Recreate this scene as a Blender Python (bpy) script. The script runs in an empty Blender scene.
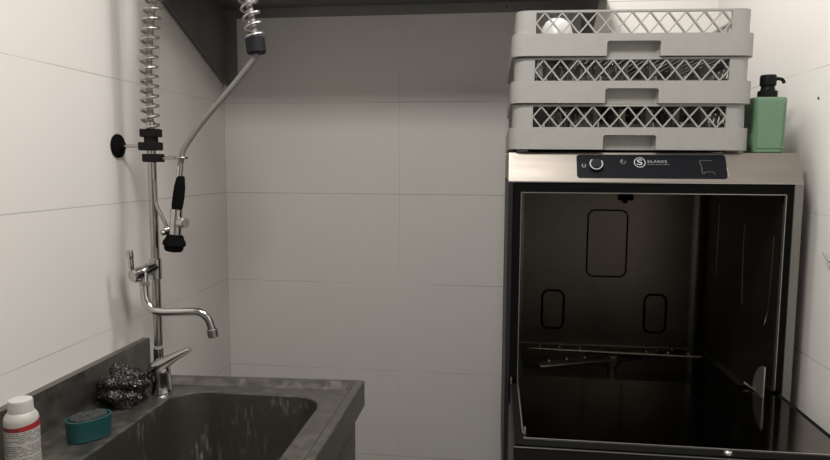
import bpy, bmesh, math, random
from mathutils import Vector, Matrix
random.seed(7)
sc = bpy.context.scene
COL = sc.collection
C = 1.46            # height of the camera above the floor; heights below are given relative to it
PI = math.pi

# ------------------------------------------------------------------ materials
def mat(name, col, rough=0.5, metal=0.0, noise=0.0, nscale=30.0, stretch=(1, 1, 1), bump=0.0, rnoise=0.0,
        trans=0.0, coat=0.0, spec=None, sss=0.0, ior=None):
    m = bpy.data.materials.new(name); m.use_nodes = True
    nt = m.node_tree; N = nt.nodes; L = nt.links
    b = N['Principled BSDF']
    b.inputs['Base Color'].default_value = (*col, 1)
    b.inputs['Roughness'].default_value = rough
    b.inputs['Metallic'].default_value = metal
    if trans: b.inputs['Transmission Weight'].default_value = trans
    if coat: b.inputs['Coat Weight'].default_value = coat
    if spec is not None: b.inputs['Specular IOR Level'].default_value = spec
    if ior: b.inputs['IOR'].default_value = ior
    if noise or bump or rnoise:
        tc = N.new('ShaderNodeTexCoord'); mp = N.new('ShaderNodeMapping'); nz = N.new('ShaderNodeTexNoise')
        mp.inputs['Scale'].default_value = stretch
        nz.inputs['Scale'].default_value = nscale; nz.inputs['Detail'].default_value = 5
        L.new(tc.outputs['Object'], mp.inputs['Vector']); L.new(mp.outputs['Vector'], nz.inputs['Vector'])
        if noise:
            r = N.new('ShaderNodeMapRange')
            r.inputs['From Min'].default_value = 0.3; r.inputs['From Max'].default_value = 0.7
            r.inputs['To Min'].default_value = 1 - noise; r.inputs['To Max'].default_value = 1 + noise
            mx = N.new('ShaderNodeMix'); mx.data_type = 'RGBA'; mx.blend_type = 'MULTIPLY'
            mx.inputs[0].default_value = 1; mx.inputs[6].default_value = (*col, 1)
            L.new(nz.outputs['Fac'], r.inputs['Value']); L.new(r.outputs[0], mx.inputs[7])
            L.new(mx.outputs[2], b.inputs['Base Color'])
        if rnoise:
            r2 = N.new('ShaderNodeMapRange')
            r2.inputs['From Min'].default_value = 0.3; r2.inputs['From Max'].default_value = 0.7
            r2.inputs['To Min'].default_value = max(0.02, rough - rnoise); r2.inputs['To Max'].default_value = rough + rnoise
            L.new(nz.outputs['Fac'], r2.inputs['Value']); L.new(r2.outputs[0], b.inputs['Roughness'])
        if bump:
            bp = N.new('ShaderNodeBump'); bp.inputs['Strength'].default_value = bump; bp.inputs['Distance'].default_value = 0.002
            L.new(nz.outputs['Fac'], bp.inputs['Height']); L.new(bp.outputs[0], b.inputs['Normal'])
    return m

def tile_mat(name, col, grout, axis, joint, length, z0, hgt=0.3, w=0.0022, stagger=False):
    """large matt wall tiles: thin grout lines at world heights z0 + k*hgt and along axis at joint + k*length"""
    m = bpy.data.materials.new(name); m.use_nodes = True
    nt = m.node_tree; N = nt.nodes; L = nt.links; b = N['Principled BSDF']
    g = N.new('ShaderNodeNewGeometry'); sp = N.new('ShaderNodeSeparateXYZ'); L.new(g.outputs['Position'], sp.inputs[0])
    def line(sock, off, per, ww):
        a = N.new('ShaderNodeMath'); a.operation = 'SUBTRACT'; L.new(sock, a.inputs[0]); a.inputs[1].default_value = off - per / 2
        q = N.new('ShaderNodeMath'); q.operation = 'FLOORED_MODULO'; L.new(a.outputs[0], q.inputs[0]); q.inputs[1].default_value = per
        s = N.new('ShaderNodeMath'); s.operation = 'SUBTRACT'; L.new(q.outputs[0], s.inputs[0]); s.inputs[1].default_value = per / 2
        ab = N.new('ShaderNodeMath'); ab.operation = 'ABSOLUTE'; L.new(s.outputs[0], ab.inputs[0])
        lt = N.new('ShaderNodeMath'); lt.operation = 'LESS_THAN'; L.new(ab.outputs[0], lt.inputs[0]); lt.inputs[1].default_value = ww / 2
        return lt.outputs[0]
    h = line(sp.outputs['Z'], z0, hgt, w)
    v = line(sp.outputs[axis], joint, length, w * 0.8)
    vm = N.new('ShaderNodeMath'); vm.operation = 'MULTIPLY'; L.new(v, vm.inputs[0]); vm.inputs[1].default_value = 0.55
    mxm = N.new('ShaderNodeMath'); mxm.operation = 'MAXIMUM'; L.new(h, mxm.inputs[0]); L.new(vm.outputs[0], mxm.inputs[1])
    nz = N.new('ShaderNodeTexNoise'); nz.inputs['Scale'].default_value = 2.2; nz.inputs['Detail'].default_value = 4
    L.new(g.outputs['Position'], nz.inputs['Vector'])
    cr = N.new('ShaderNodeMix'); cr.data_type = 'RGBA'; L.new(nz.outputs['Fac'], cr.inputs[0])
    cr.inputs[6].default_value = (*[c * 0.97 for c in col], 1); cr.inputs[7].default_value = (*[min(1, c * 1.03) for c in col], 1)
    # grout shows more in some stretches than in others
    nz2 = N.new('ShaderNodeTexNoise'); nz2.inputs['Scale'].default_value = 3.1; L.new(g.outputs['Position'], nz2.inputs['Vector'])
    r2 = N.new('ShaderNodeMapRange'); r2.inputs['From Min'].default_value = .35; r2.inputs['From Max'].default_value = .65
    r2.inputs['To Min'].default_value = .10; r2.inputs['To Max'].default_value = .55; L.new(nz2.outputs['Fac'], r2.inputs['Value'])
    gm = N.new('ShaderNodeMath'); gm.operation = 'MULTIPLY'; L.new(mxm.outputs[0], gm.inputs[0]); L.new(r2.outputs[0], gm.inputs[1])
    mx = N.new('ShaderNodeMix'); mx.data_type = 'RGBA'; L.new(gm.outputs[0], mx.inputs[0])
    L.new(cr.outputs[2], mx.inputs[6]); mx.inputs[7].default_value = (*grout, 1)
    L.new(mx.outputs[2], b.inputs['Base Color'])
    b.inputs['Roughness'].default_value = 0.55; b.inputs['Specular IOR Level'].default_value = 0.35
    bp = N.new('ShaderNodeBump'); bp.inputs['Strength'].default_value = .35; bp.inputs['Distance'].default_value = .001; bp.invert = True
    L.new(mxm.outputs[0], bp.inputs['Height']); L.new(bp.outputs[0], b.inputs['Normal'])
    return m

TILE = (0.70, 0.673, 0.64); GROUT = (0.16, 0.15, 0.14)
M = {}
M['tile_left'] = tile_mat('tile_left', TILE, GROUT, 'Y', 1.512, 0.6, C + .2031)
M['tile_right'] = tile_mat('tile_right', TILE, GROUT, 'Y', 1.540, 0.6, C + .2031)
M['tile_back'] = tile_mat('tile_back', TILE, GROUT, 'X', -.3193, 0.6, C + .2031)
M['floor'] = mat('floor_tile', (.11, .10, .092), .5, noise=.15, nscale=8)
M['ceiling'] = mat('ceiling_paint', (.80, .79, .77), .8, noise=.02, nscale=5)
M['steel'] = mat('brushed_steel', (.44, .42, .39), .36, .9, noise=.06, nscale=60, stretch=(.04, 1, 1), rnoise=.06)
M['panel_steel'] = mat('front_panel_steel', (.24, .217, .192), .46, .85, noise=.06, nscale=40, stretch=(.2, 1, 1), rnoise=.05)
M['sink_steel'] = mat('worn_sink_steel', (.19, .182, .165), .40, .85, noise=.22, nscale=38, rnoise=.08, bump=.05)
M['shelf_steel'] = mat('dull_shelf_steel', (.24, .24, .228), .5, .75, noise=.08, nscale=12)
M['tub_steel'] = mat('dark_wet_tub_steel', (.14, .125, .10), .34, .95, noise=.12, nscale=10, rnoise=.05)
M['door_steel'] = mat('polished_door_steel', (.16, .148, .13), .12, 1.0, noise=.10, nscale=9, rnoise=.04)
M['dark_reflection'] = mat('side_dark_reflection', (.016, .016, .015), .55, .3)  # left side steel, the dark it reflects put into the base colour
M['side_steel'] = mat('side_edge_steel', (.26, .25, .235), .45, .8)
M['door_skin'] = mat('black_door_skin', (.010, .010, .010), .5, spec=.25)
M['edge_steel'] = mat('bright_edge_steel', (.62, .60, .56), .28, .9)
M['chrome'] = mat('tarnished_chrome', (.56, .55, .53), .16, 1.0, noise=.05, nscale=40, rnoise=.05)
M['pole_steel'] = mat('satin_pole_steel', (.44, .43, .40), .27, 1.0)
M['spring'] = mat('spring_wire', (.46, .45, .43), .38, .95)
M['hose'] = mat('grey_hose', (.25, .238, .218), .45, .35, noise=.08, nscale=200)
M['black'] = mat('black_plastic', (.009, .009, .010), .5, spec=.15)
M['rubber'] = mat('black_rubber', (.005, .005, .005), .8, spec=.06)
M['collar'] = mat('dark_collar_plastic', (.014, .015, .018), .55, spec=.15)
M['rack'] = mat('grey_rack_plastic', (.36, .357, .335), .55, noise=.035, nscale=30)
M['divider'] = mat('divider_plastic', (.30, .295, .275), .6)
M['white_china'] = mat('white_china', (.40, .40, .39), .35)
M['green'] = mat('green_plastic', (.165, .285, .185), .42, noise=.05, nscale=14)
M['display'] = mat('display_film', (.007, .008, .011), .45, spec=.08)
M['print'] = mat('pale_print', (.42, .43, .43), .5)
M['print_dim'] = mat('faint_print', (.12, .12, .12), .6)
M['residue'] = mat('sticker_residue', (.085, .083, .08), .7)
M['white_plastic'] = mat('white_bottle_plastic', (.47, .46, .42), .45)
M['cap'] = mat('white_cap', (.54, .53, .50), .5)
M['red'] = mat('red_label', (.34, .022, .03), .5)
M['ink'] = mat('label_ink', (.06, .05, .05), .6)
M['teal'] = mat('teal_plastic', (.010, .068, .070), .45, noise=.1, nscale=25)
M['pad'] = mat('grey_scouring_pad', (.035, .04, .038), .95, noise=.5, nscale=220, bump=.8)
M['wool_core'] = mat('scourer_core', (.06, .058, .055), .38, .95, noise=.5, nscale=160)
M['wool'] = mat('scourer_wire', (.17, .167, .158), .32, 1.0, noise=.3, nscale=50)
M['hole'] = mat('dark_plug', (.05, .045, .04), .7)
M['stain'] = mat('limescale', (.30, .29, .27), .8)

def glass_mat():
    m = mat('drinking_glass', (.95, .97, .96), .03, 0, trans=1.0, ior=1.45)
    return m
M['glass'] = glass_mat()

def emis(name, col, s):
    m = bpy.data.materials.new(name); m.use_nodes = True
    b = m.node_tree.nodes['Principled BSDF']
    b.inputs['Emission Color'].default_value = (*col, 1); b.inputs['Emission Strength'].default_value = s
    b.inputs['Base Color'].default_value = (.8, .8, .8, 1)
    return m

def basin_mat():
    """dull dark steel with chalky vertical scratches and splashes"""
    m = mat('scratched_basin_steel', (.17, .16, .14), .42, .85)
    nt = m.node_tree; N = nt.nodes; L = nt.links; b = N['Principled BSDF']
    tc = N.new('ShaderNodeTexCoord')
    def nz(scale, st, detail=6):
        mp = N.new('ShaderNodeMapping'); mp.inputs['Scale'].default_value = st
        n = N.new('ShaderNodeTexNoise'); n.inputs['Scale'].default_value = scale; n.inputs['Detail'].default_value = detail
        L.new(tc.outputs['Object'], mp.inputs['Vector']); L.new(mp.outputs['Vector'], n.inputs['Vector']); return n.outputs['Fac']
    a = nz(130, (1, 1, .22)); c = nz(11, (1, 1, 1), 3)
    def rng(s, lo, hi):
        r = N.new('ShaderNodeMapRange'); r.inputs['From Min'].default_value = lo; r.inputs['From Max'].default_value = hi
        L.new(s, r.inputs['Value']); return r.outputs[0]
    mu = N.new('ShaderNodeMath'); mu.operation = 'MULTIPLY'; L.new(rng(a, .52, .72), mu.inputs[0]); L.new(rng(c, .47, .68), mu.inputs[1])
    mx = N.new('ShaderNodeMix'); mx.data_type = 'RGBA'; L.new(mu.outputs[0], mx.inputs[0])
    mx.inputs[6].default_value = (.15, .14, .12, 1); mx.inputs[7].default_value = (.30, .29, .26, 1)
    L.new(mx.outputs[2], b.inputs['Base Color'])
    r3 = N.new('ShaderNodeMapRange'); r3.inputs['To Min'].default_value = .85; r3.inputs['To Max'].default_value = .15
    L.new(mu.outputs[0], r3.inputs['Value']); L.new(r3.outputs[0], b.inputs['Metallic'])
    return m
M['basin'] = basin_mat()

# ------------------------------------------------------------------ mesh helpers (all coordinates: x, y, z relative to the camera height)
def V(x, y, z): return Vector((x, y, z))

def box(bm, x0, x1, y0, y1, z0, z1, bev=0.0, seg=2):
    r = bmesh.ops.create_cube(bm, size=1)
    vs = r['verts']
    bmesh.ops.scale(bm, vec=(x1 - x0, y1 - y0, z1 - z0), verts=vs)
    bmesh.ops.translate(bm, vec=((x0 + x1) / 2, (y0 + y1) / 2, (z0 + z1) / 2), verts=vs)
    if bev:
        es = list({e for v in vs for e in v.link_edges})
        bmesh.ops.bevel(bm, geom=es, offset=bev, segments=seg, profile=.5, affect='EDGES', clamp_overlap=True)

def prism(bm, pts, axis, a0, a1):
    """extrude polygon pts (2-D) along axis; 'x': pts=(y,z), 'y': pts=(x,z), 'z': pts=(x,y)"""
    def mk(p, a):
        if axis == 'x': return (a, p[0], p[1])
        if axis == 'y': return (p[0], a, p[1])
        return (p[0], p[1], a)
    A = [bm.verts.new(mk(p, a0)) for p in pts]; B = [bm.verts.new(mk(p, a1)) for p in pts]
    n = len(pts)
    for i in range(n):
        j = (i + 1) % n
        bm.faces.new((A[i], A[j], B[j], B[i]))
    bm.faces.new(A[::-1]); bm.faces.new(B)

def tube(bm, pts, rad, n=14, cap=True):
    pts = [Vector(p) for p in pts]
    k = len(pts); rads = rad if isinstance(rad, (list, tuple)) else [rad] * k
    t0 = (pts[1] - pts[0]).normalized()
    ref = Vector((0, 0, 1)) if abs(t0.z) < .9 else Vector((1, 0, 0))
    u = t0.cross(ref).normalized(); rings = []
    for i in range(k):
        t = (pts[min(i + 1, k - 1)] - pts[max(i - 1, 0)]).normalized()
        u = (u - t * u.dot(t)).normalized(); w = t.cross(u)
        rings.append([bm.verts.new(pts[i] + (u * math.cos(2 * PI * q / n) + w * math.sin(2 * PI * q / n)) * rads[i]) for q in range(n)])
    for i in range(k - 1):
        for q in range(n):
            bm.faces.new((rings[i][q], rings[i][(q + 1) % n], rings[i + 1][(q + 1) % n], rings[i + 1][q]))
    if cap:
        bm.faces.new(rings[0][::-1]); bm.faces.new(rings[-1])

def cyl(bm, p, q, r, n=20, bev=0.0):
    p = Vector(p); q = Vector(q)
    if bev:
        d = (q - p).normalized()
        tube(bm, [p, p + d * bev, q - d * bev, q], [r - bev, r, r, r - bev], n)
    else: tube(bm, [p, q], r, n)

def lathe(bm, prof, origin=(0, 0, 0), axis=(0, 0, 1), n=32, sx=1.0, sy=1.0):
    """prof: (radius, height) list, closed at radius 0"""
    ax = Vector(axis).normalized(); rot = Vector((0, 0, 1)).rotation_difference(ax).to_matrix(); o = Vector(origin)
    rings = []
    for r, h in prof:
        if r < 1e-6: rings.append([bm.verts.new(o + rot @ Vector((0, 0, h)))])
        else: rings.append([bm.verts.new(o + rot @ Vector((sx * r * math.cos(2 * PI * i / n), sy * r * math.sin(2 * PI * i / n), h))) for i in range(n)])
    for a, b in zip(rings, rings[1:]):
        for i in range(n):
            j = (i + 1) % n
            if len(a) == 1 and len(b) == 1: continue
            if len(a) == 1: bm.faces.new((a[0], b[j], b[i]))
            elif len(b) == 1: bm.faces.new((a[i], a[j], b[0]))
            else: bm.faces.new((a[i], a[j], b[j], b[i]))

def spline(pts, n=8):
    P = [Vector(p) for p in pts]; out = []
    for i in range(len(P) - 1):
        p0 = P[max(i - 1, 0)]; p1 = P[i]; p2 = P[i + 1]; p3 = P[min(i + 2, len(P) - 1)]
        for k in range(n):
            t = k / n
            out.append(.5 * ((2 * p1) + (p2 - p0) * t + (2 * p0 - 5 * p1 + 4 * p2 - p3) * t * t + (3 * p1 - p0 - 3 * p2 + p3) * t ** 3))
    out.append(P[-1]); return out

def helix(path, radius, pitch, per=18, start=0.0):
    """points of a coil round a path"""
    L = [0]
    for a, b in zip(path, path[1:]): L.append(L[-1] + (b - a).length)
    tot = L[-1]; N = int(tot / pitch * per); out = []
    t0 = (path[1] - path[0]).normalized(); u = t0.cross(Vector((0, 1, 0))).normalized()
    j = 0
    for k in range(N + 1):
        s = tot * k / N
        while j < len(L) - 2 and L[j + 1] < s: j += 1
        f = (s - L[j]) / (L[j + 1] - L[j]); p = path[j].lerp(path[j + 1], f)
        t = (path[j + 1] - path[j]).normalized(); u = (u - t * u.dot(t)).normalized(); w = t.cross(u)
        a = 2 * PI * k / per + start
        out.append(p + (u * math.cos(a) + w * math.sin(a)) * radius)
    return out

def rrect(cx, cy, w, d, r, n=6):
    out = []
    for sx, sy, a0 in ((1, 1, 0), (-1, 1, 90), (-1, -1, 180), (1, -1, 270)):
        for k in range(n + 1):
            a = math.radians(a0 + 90 * k / n)
            out.append((cx + sx * (w / 2 - r) + r * math.cos(a), cy + sy * (d / 2 - r) + r * math.sin(a)))
    return out

def ring(bm, out, inn, z0, z1):
    """hollow prism between two outlines of equal count"""
    n = len(out)
    a = [bm.verts.new((*p, z0)) for p in out]; b = [bm.verts.new((*p, z1)) for p in out]
    c = [bm.verts.new((*p, z0)) for p in inn]; d = [bm.verts.new((*p, z1)) for p in inn]
    for i in range(n):
        j = (i + 1) % n
        bm.faces.new((a[i], a[j], b[j], b[i])); bm.faces.new((b[i], b[j], d[j], d[i]))
        bm.faces.new((d[i], d[j], c[j], c[i])); bm.faces.new((c[i], c[j], a[j], a[i]))

def finish(bm, sharp=38):
    bmesh.ops.recalc_face_normals(bm, faces=bm.faces)
    for f in bm.faces: f.smooth = True
    lim = math.radians(sharp)
    for e in bm.edges:
        if len(e.link_faces) == 2: e.smooth = e.calc_face_angle(0) < lim
        else: e.smooth = False

PARENT_ORG = {}
def obj(name, bm, m, parent=None, label=None, sharp=38, fin=True):
    """link bm (built in scene coordinates) as ONE mesh object; a child keeps its parent's origin"""
    if fin: finish(bm, sharp)
    me = bpy.data.meshes.new(name)
    if parent is not None: org = PARENT_ORG[parent.name]
    else:
        xs = [v.co.x for v in bm.verts]; ys = [v.co.y for v in bm.verts]; zs = [v.co.z for v in bm.verts]
        org = Vector(((min(xs) + max(xs)) / 2, (min(ys) + max(ys)) / 2, min(zs)))
    bmesh.ops.translate(bm, vec=-org, verts=bm.verts)
    bm.to_mesh(me); bm.free()
    for q in (m if isinstance(m, (list, tuple)) else [m]): me.materials.append(q)
    o = bpy.data.objects.new(name, me); COL.objects.link(o)
    if parent is not None: o.parent = parent
    else: o.location = org + Vector((0, 0, C))
    PARENT_ORG[o.name] = org
    if label: o['label'] = label
    md = o.modifiers.new('normals', 'WEIGHTED_NORMAL'); md.keep_sharp = True; md.weight = 60
    return o

def thing(name, label, cat, loc, group=None):
    o = bpy.data.objects.new(name, None); COL.objects.link(o)
    o.empty_display_size = .05
    o.location = Vector(loc) + Vector((0, 0, C)); o['label'] = label; o['category'] = cat
    if group: o['group'] = group
    PARENT_ORG[o.name] = Vector(loc); return o

def tag(o, label, cat, group=None):
    o['label'] = label; o['category'] = cat
    if group: o['group'] = group
    return o

def struct(name, bm, m):
    o = obj(name, bm, m); o['kind'] = 'structure'; return o

def NB(): return bmesh.new()

def carve(o, cutter_bm):
    """cut a shape (in the object's own coordinates) out of o"""
    me = bpy.data.meshes.new('cut'); bmesh.ops.recalc_face_normals(cutter_bm, faces=cutter_bm.faces)
    cutter_bm.to_mesh(me); cutter_bm.free()
    c = bpy.data.objects.new('cut', me); COL.objects.link(c)
    par = o.parent; mats = list(o.data.materials); mw = o.matrix_basis.copy()
    o.parent = None; o.matrix_basis = Matrix.Identity(4)
    md = o.modifiers.new('b', 'BOOLEAN'); md.operation = 'DIFFERENCE'; md.object = c; md.solver = 'EXACT'
    bpy.context.view_layer.update()
    dg = bpy.context.evaluated_depsgraph_get()
    new = bpy.data.meshes.new_from_object(o.evaluated_get(dg))
    o.modifiers.clear(); o.modifiers.new('normals', 'WEIGHTED_NORMAL').keep_sharp = True; old = o.data; o.data = new; new.name = old.name
    if not new.materials:
        for q in mats: new.materials.append(q)
    o.parent = par; o.matrix_basis = mw
    bpy.data.objects.remove(c); bpy.data.meshes.remove(me)
    b = bmesh.new(); b.from_mesh(new); finish(b, 38); b.to_mesh(new); b.free()

def text_bm(bm, s, size, frame, depth=.0002, sx=1.0, bold=0.0, align='LEFT', gap=1.0):
    """letters laid on a plane; frame = (origin, right, up, normal)"""
    cu = bpy.data.curves.new('t', 'FONT'); cu.body = s; cu.size = size; cu.extrude = depth; cu.offset = bold
    cu.space_character = gap; cu.align_x = align; cu.align_y = 'CENTER'; cu.resolution_u = 3
    o = bpy.data.objects.new('t', cu); COL.objects.link(o); bpy.context.view_layer.update()
    me = bpy.data.meshes.new_from_object(o.evaluated_get(bpy.context.evaluated_depsgraph_get()))
    O, r, u, nn = frame; base = len(bm.verts)
    vs = [bm.verts.new(O + r * (v.co.x * sx) + u * v.co.y + nn * v.co.z) for v in me.vertices]
    for p in me.polygons:
        try: bm.faces.new([vs[i] for i in p.vertices])
        except ValueError: pass
    bpy.data.objects.remove(o); bpy.data.curves.remove(cu); bpy.data.meshes.remove(me)

# ------------------------------------------------------------------ the room
XL, XR, YB = -.917, .655, 2.116
FL, CE, YF = -C, 1.10, -1.6
b = NB(); box(b, XL - .1, XR + .1, YF, YB + .1, FL - .06, FL); struct('floor', b, M['floor'])
b = NB(); box(b, XL - .1, XR + .1, YF, YB + .1, CE, CE + .06); struct('ceiling', b, M['ceiling'])
b = NB(); box(b, XL - .1, XL, YF, YB + .1, FL, CE); struct('wall_left', b, M['tile_left'])
b = NB(); box(b, XR, XR + .1, YF, YB + .1, FL, CE); struct('wall_right', b, M['tile_right'])
b = NB(); box(b, XL, XR, YB, YB + .1, FL, CE); struct('wall_back', b, M['tile_back'])

# small dark plug and hook on the right wall
b = NB(); cyl(b, (XR, 1.4497, .1411), (XR - .0025, 1.4497, .1411), .0024, 12, .0006)
tag(obj('wall_plug', b, M['hole']), 'tiny dark screw plug in the white tiles right of the green soap bottle', 'plug')
b = NB()
cyl(b, (XR, 1.341, -.186), (XR - .004, 1.341, -.186), .006, 14, .001)
tube(b, spline([(XR - .003, 1.341, -.186), (XR - .008, 1.344, -.184), (XR - .011, 1.349, -.180), (XR - .012, 1.356, -.174), (XR - .012, 1.362, -.170)], 5), .0020, 10)
tag(obj('wall_hook', b, M['hose']), 'small grey wire hook on the right wall at the picture edge', 'hook')

# ------------------------------------------------------------------ wall shelf
t = thing('wall_shelf', 'long dark steel shelf on brackets across the back wall', 'shelf', (-.29, YB, .262))
XS0, XS1 = -.906, .325
b = NB(); box(b, XS0, XS1, 1.56, YB - .004, .510, .5125); box(b, XS0, XS1, 1.56, 1.5625, .5125, .545); obj('shelf_board', b, M['shelf_steel'], t)
b = NB(); box(b, XS0, XS1, YB - .004, YB - .0005, .479, .5125); obj('back_flange', b, M['shelf_steel'], t)
for xp, xf in ((-.904, -.866), (.250, .288)):
    b = NB()
    prism(b, [(YB - .004, .262), (YB - .004, .5098), (1.575, .5098), (1.575, .494), (2.102, .262)], 'x', xp, xp + .0025)
    box(b, xp + .0025, xf, YB - .0065, YB - .0041, .262, .5098)
    br = obj('bracket', b, M['shelf_steel'], t)
    b = NB(); lathe(b, [(.0, .0025), (.003, .0022), (.0042, .0008), (.0044, 0)], (xf - .016, YB - .0065, .300), (0, -1, 0), 14); obj('screw', b, M['pole_steel'], br)
for xx in (-.295, .02):
    b = NB(); lathe(b, [(.0, .0025), (.003, .0022), (.0042, .0008), (.0044, 0)], (xx, YB - .004, .4955), (0, -1, 0), 14); obj('screw', b, M['pole_steel'], t)

# ------------------------------------------------------------------ sink
ZD, ZR = -.542, -.5295
t = thing('sink', 'worn stainless steel sink with deep scratched basin in the left corner', 'sink', (-.62, 1.15, FL))
SX0, SX1, SY0, SY1 = -.915, -.3165, .72, 1.527
# deck: outer raised border, slope, flat deck, rounded opening
b = NB()
def loop(pts, z): return [b.verts.new((p[0], p[1], z)) for p in pts]
def rr4(x0, x1, y0, y1, r, n=8): return rrect((x0 + x1) / 2, (y0 + y1) / 2, x1 - x0, y1 - y0, r, n)
BX0, BX1, BY0, BY1 = -.748, -.392, .80, 1.432
L0 = loop(rr4(SX0, SX1, SY0, SY1, .004), ZR - .005)
L1 = loop(rr4(SX0, SX1, SY0, SY1, .004), ZR - .002)
L2 = loop(rr4(SX0 + .002, SX1 - .002, SY0 + .002, SY1 - .002, .004), ZR)
L3 = loop(rr4(SX0 + .012, SX1 - .018, SY0 + .016, SY1 - .014, .012), ZR)
L4 = loop(rr4(SX0 + .018, SX1 - .030, SY0 + .03, SY1 - .038, .016), ZD)
L5 = loop(rr4(BX0 - .004, BX1 + .004, BY0 - .004, BY1 + .004, .080), ZD)
L6 = loop(rr4(BX0 - .001, BX1 + .001, BY0 - .001, BY1 + .001, .077), ZD - .001)
L7 = loop(rr4(BX0, BX1, BY0, BY1, .076), ZD - .004)
for A, B in ((L0, L1), (L1, L2), (L2, L3), (L3, L4), (L4, L5), (L5, L6), (L6, L7)):
    for i in range(len(A)):
        j = (i + 1) % len(A); b.faces.new((A[i], A[j], B[j], B[i]))
for v in b.verts:                       # the back edge runs slightly out of square
    if v.co.y > BY1 + .01: v.co.y -= .055 * (SX1 - v.co.x) * min(1, (v.co.y - BY1 - .01) / .05)
obj('deck', b, M['sink_steel'], t, sharp=14)
# basin
b = NB(); prev = None
prof = [(0, ZD - .004, .076), (.004, ZD - .05, .075), (.012, ZD - .20, .07), (.02, ZD - .245, .065), (.035, ZD - .262, .055), (.06, ZD - .268, .04)]
for ins, z, r in prof:
    lp = loop(rr4(BX0 + ins, BX1 - ins, BY0 + ins, BY1 - ins, r), z)
    if prev:
        for i in range(len(lp)):
            j = (i + 1) % len(lp); b.faces.new((prev[i], prev[j], lp[j], lp[i]))
    prev = lp
b.faces.new(prev)
bs = obj('basin', b, M['basin'], t, sharp=50)
b = NB(); lathe(b, [(0, .002), (.03, .002), (.04, .004), (.044, .0015), (.044, 0)], (-.57, 1.12, ZD - .268), n=28); obj('drain', b, M['chrome'], bs)
# upstand against the left wall
b = NB(); box(b, XL + .0005, -.897, SY0, 1.5626, ZR - .012, -.4545, .0015); obj('backsplash', b, M['sink_steel'], t)
# apron under the rim, then chamfer to the side panel
b = NB()
prism(b, [(SX1, ZR - .0055), (SX1, -.594), (SX1 - .016, -.594), (SX1 - .016, -.592), (SX1 - .002, -.592), (SX1 - .002, ZR - .0055)], 'y', SY0, SY1 - .0005); obj('apron', b, M['sink_steel'], t)
b = NB(); box(b, SX0 + .02, SX1 - .004, SY1 - .036, SY1 - .034, -.593, ZR - .014); obj('back_apron', b, M['sink_steel'], t)
b = NB(); box(b, SX1 - .022, SX1 - .018, SY0 + .02, SY1 - .028, -1.2, -.5925); obj('side_panel', b, M['sink_steel'], t)
for lx in (SX0 + .03, SX1 - .062):
    for ly in (SY0 + .03, SY1 - .085):
        b = NB(); box(b, lx, lx + .034, ly, ly + .034, FL + .03, -.60, .002); box(b, lx + .006, lx + .028, ly + .006, ly + .028, FL, FL + .03, .003); obj('leg', b, M['sink_steel'], t)

# ------------------------------------------------------------------ pre-rinse tap
PX, PY = -.8335, 1.490
t = thing('pre_rinse_tap', 'chrome pre-rinse tap with tall pole, coiled hose and hanging spray gun', 'tap', (-.79, 1.455, ZD))
# mixer
mx0, my0 = -.7875, 1.414
b = NB()
lathe(b, [(0, .0006), (.0275, .0006), (.0275, .004), (.0250, .008), (.0235, .02), (.0230, .040), (.0235, .050), (.0225, .060), (.017, .068), (.009, .072), (0, .073)], (mx0, my0, ZD), n=30)
tube(b, [(mx0 - .006, my0 + .012, ZD + .035), (PX + .012, PY - .018, ZD + .045), (PX, PY, ZD + .05)], .0135, 18)
cyl(b, (PX, PY, ZD + .026), (PX, PY, ZD + .085), .0125, 24, .002)
mixer = obj('mixer_body', b, M['chrome'], t)
b = NB()
lv = [(-.0275, 0, .034), (-.016, -.003, .056), (.007, -.005, .072), (.034, -.005, .088), (.060, -.005, .102), (.073, -.005, .1080)]
rw = [.016, .0225, .0195, .0140, .0115, .008]; rh = [.014, .019, .0150, .0105, .0085, .0065]
rings = []
P = [Vector((mx0 + a + .005, my0 + c, ZD + d)) for a, c, d in lv]
for i, p in enumerate(P):
    tt = (P[min(i + 1, 5)] - P[max(i - 1, 0)]).normalized(); w = Vector((0, 1, 0)); u = w.cross(tt).normalized()
    rings.append([b.verts.new(p + w * rw[i] * math.cos(2 * PI * k / 14) + u * rh[i] * math.sin(2 * PI * k / 14)) for k in range(14)])
for A, B in zip(rings, rings[1:]):
    for k in range(14): b.faces.new((A[k], A[(k + 1) % 14], B[(k + 1) % 14], B[k]))
b.faces.new(rings[0][::-1]); b.faces.new(rings[-1])
obj('lever', b, M['chrome'], mixer)
# riser pole
b = NB(); cyl(b, (PX, PY, ZD + .09), (PX, PY, .100), .0104, 22); obj('riser_pole', b, M['pole_steel'], t)
# wall flange and rod
RY, RZ = 1.4815, .042
b = NB(); lathe(b, [(.0, .020), (.008, .020), (.011, .017), (.013, .013), (.024, .008), (.0285, .005), (.029, .0015), (.0285, 0)], (XL, RY, RZ), (1, 0, 0), 32); fl = obj('wall_flange', b, M['rubber'], t)
b = NB(); cyl(b, (XL + .016, RY, RZ), (PX - .012, PY, .0425), .0042, 14); obj('bracket_rod', b, M['pole_steel'], t)
# black clamps
b = NB()
box(b, PX - .022, PX + .022, PY - .016, PY + .016, .0635, .0835, .003)
box(b, PX - .012, PX + .012, PY - .012, PY + .012, .0515, .0635)
box(b, PX - .026, PX + .0225, PY - .017, PY + .017, .0315, .0515, .003)
obj('upper_clamp', b, M['black'], t)
b = NB(); box(b, PX - .0175, PX + .026, PY - .016, PY + .016, .0035, .0235, .003); obj('hook_clamp', b, M['black'], t)
b = NB()
HX, HY, HZ = -.7480, 1.472, .0140
cyl(b, (PX + .024, PY - .003, .0135), (HX - .012, HY + .003, HZ), .0036, 12)
tube(b, [(HX + .0125 * math.cos(a), HY + .0125 * math.sin(a), HZ) for a in [math.radians(-170 + 320 * k / 22) for k in range(23)]], .0030, 10)
obj('hose_hook', b, M['pole_steel'], t)
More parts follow.
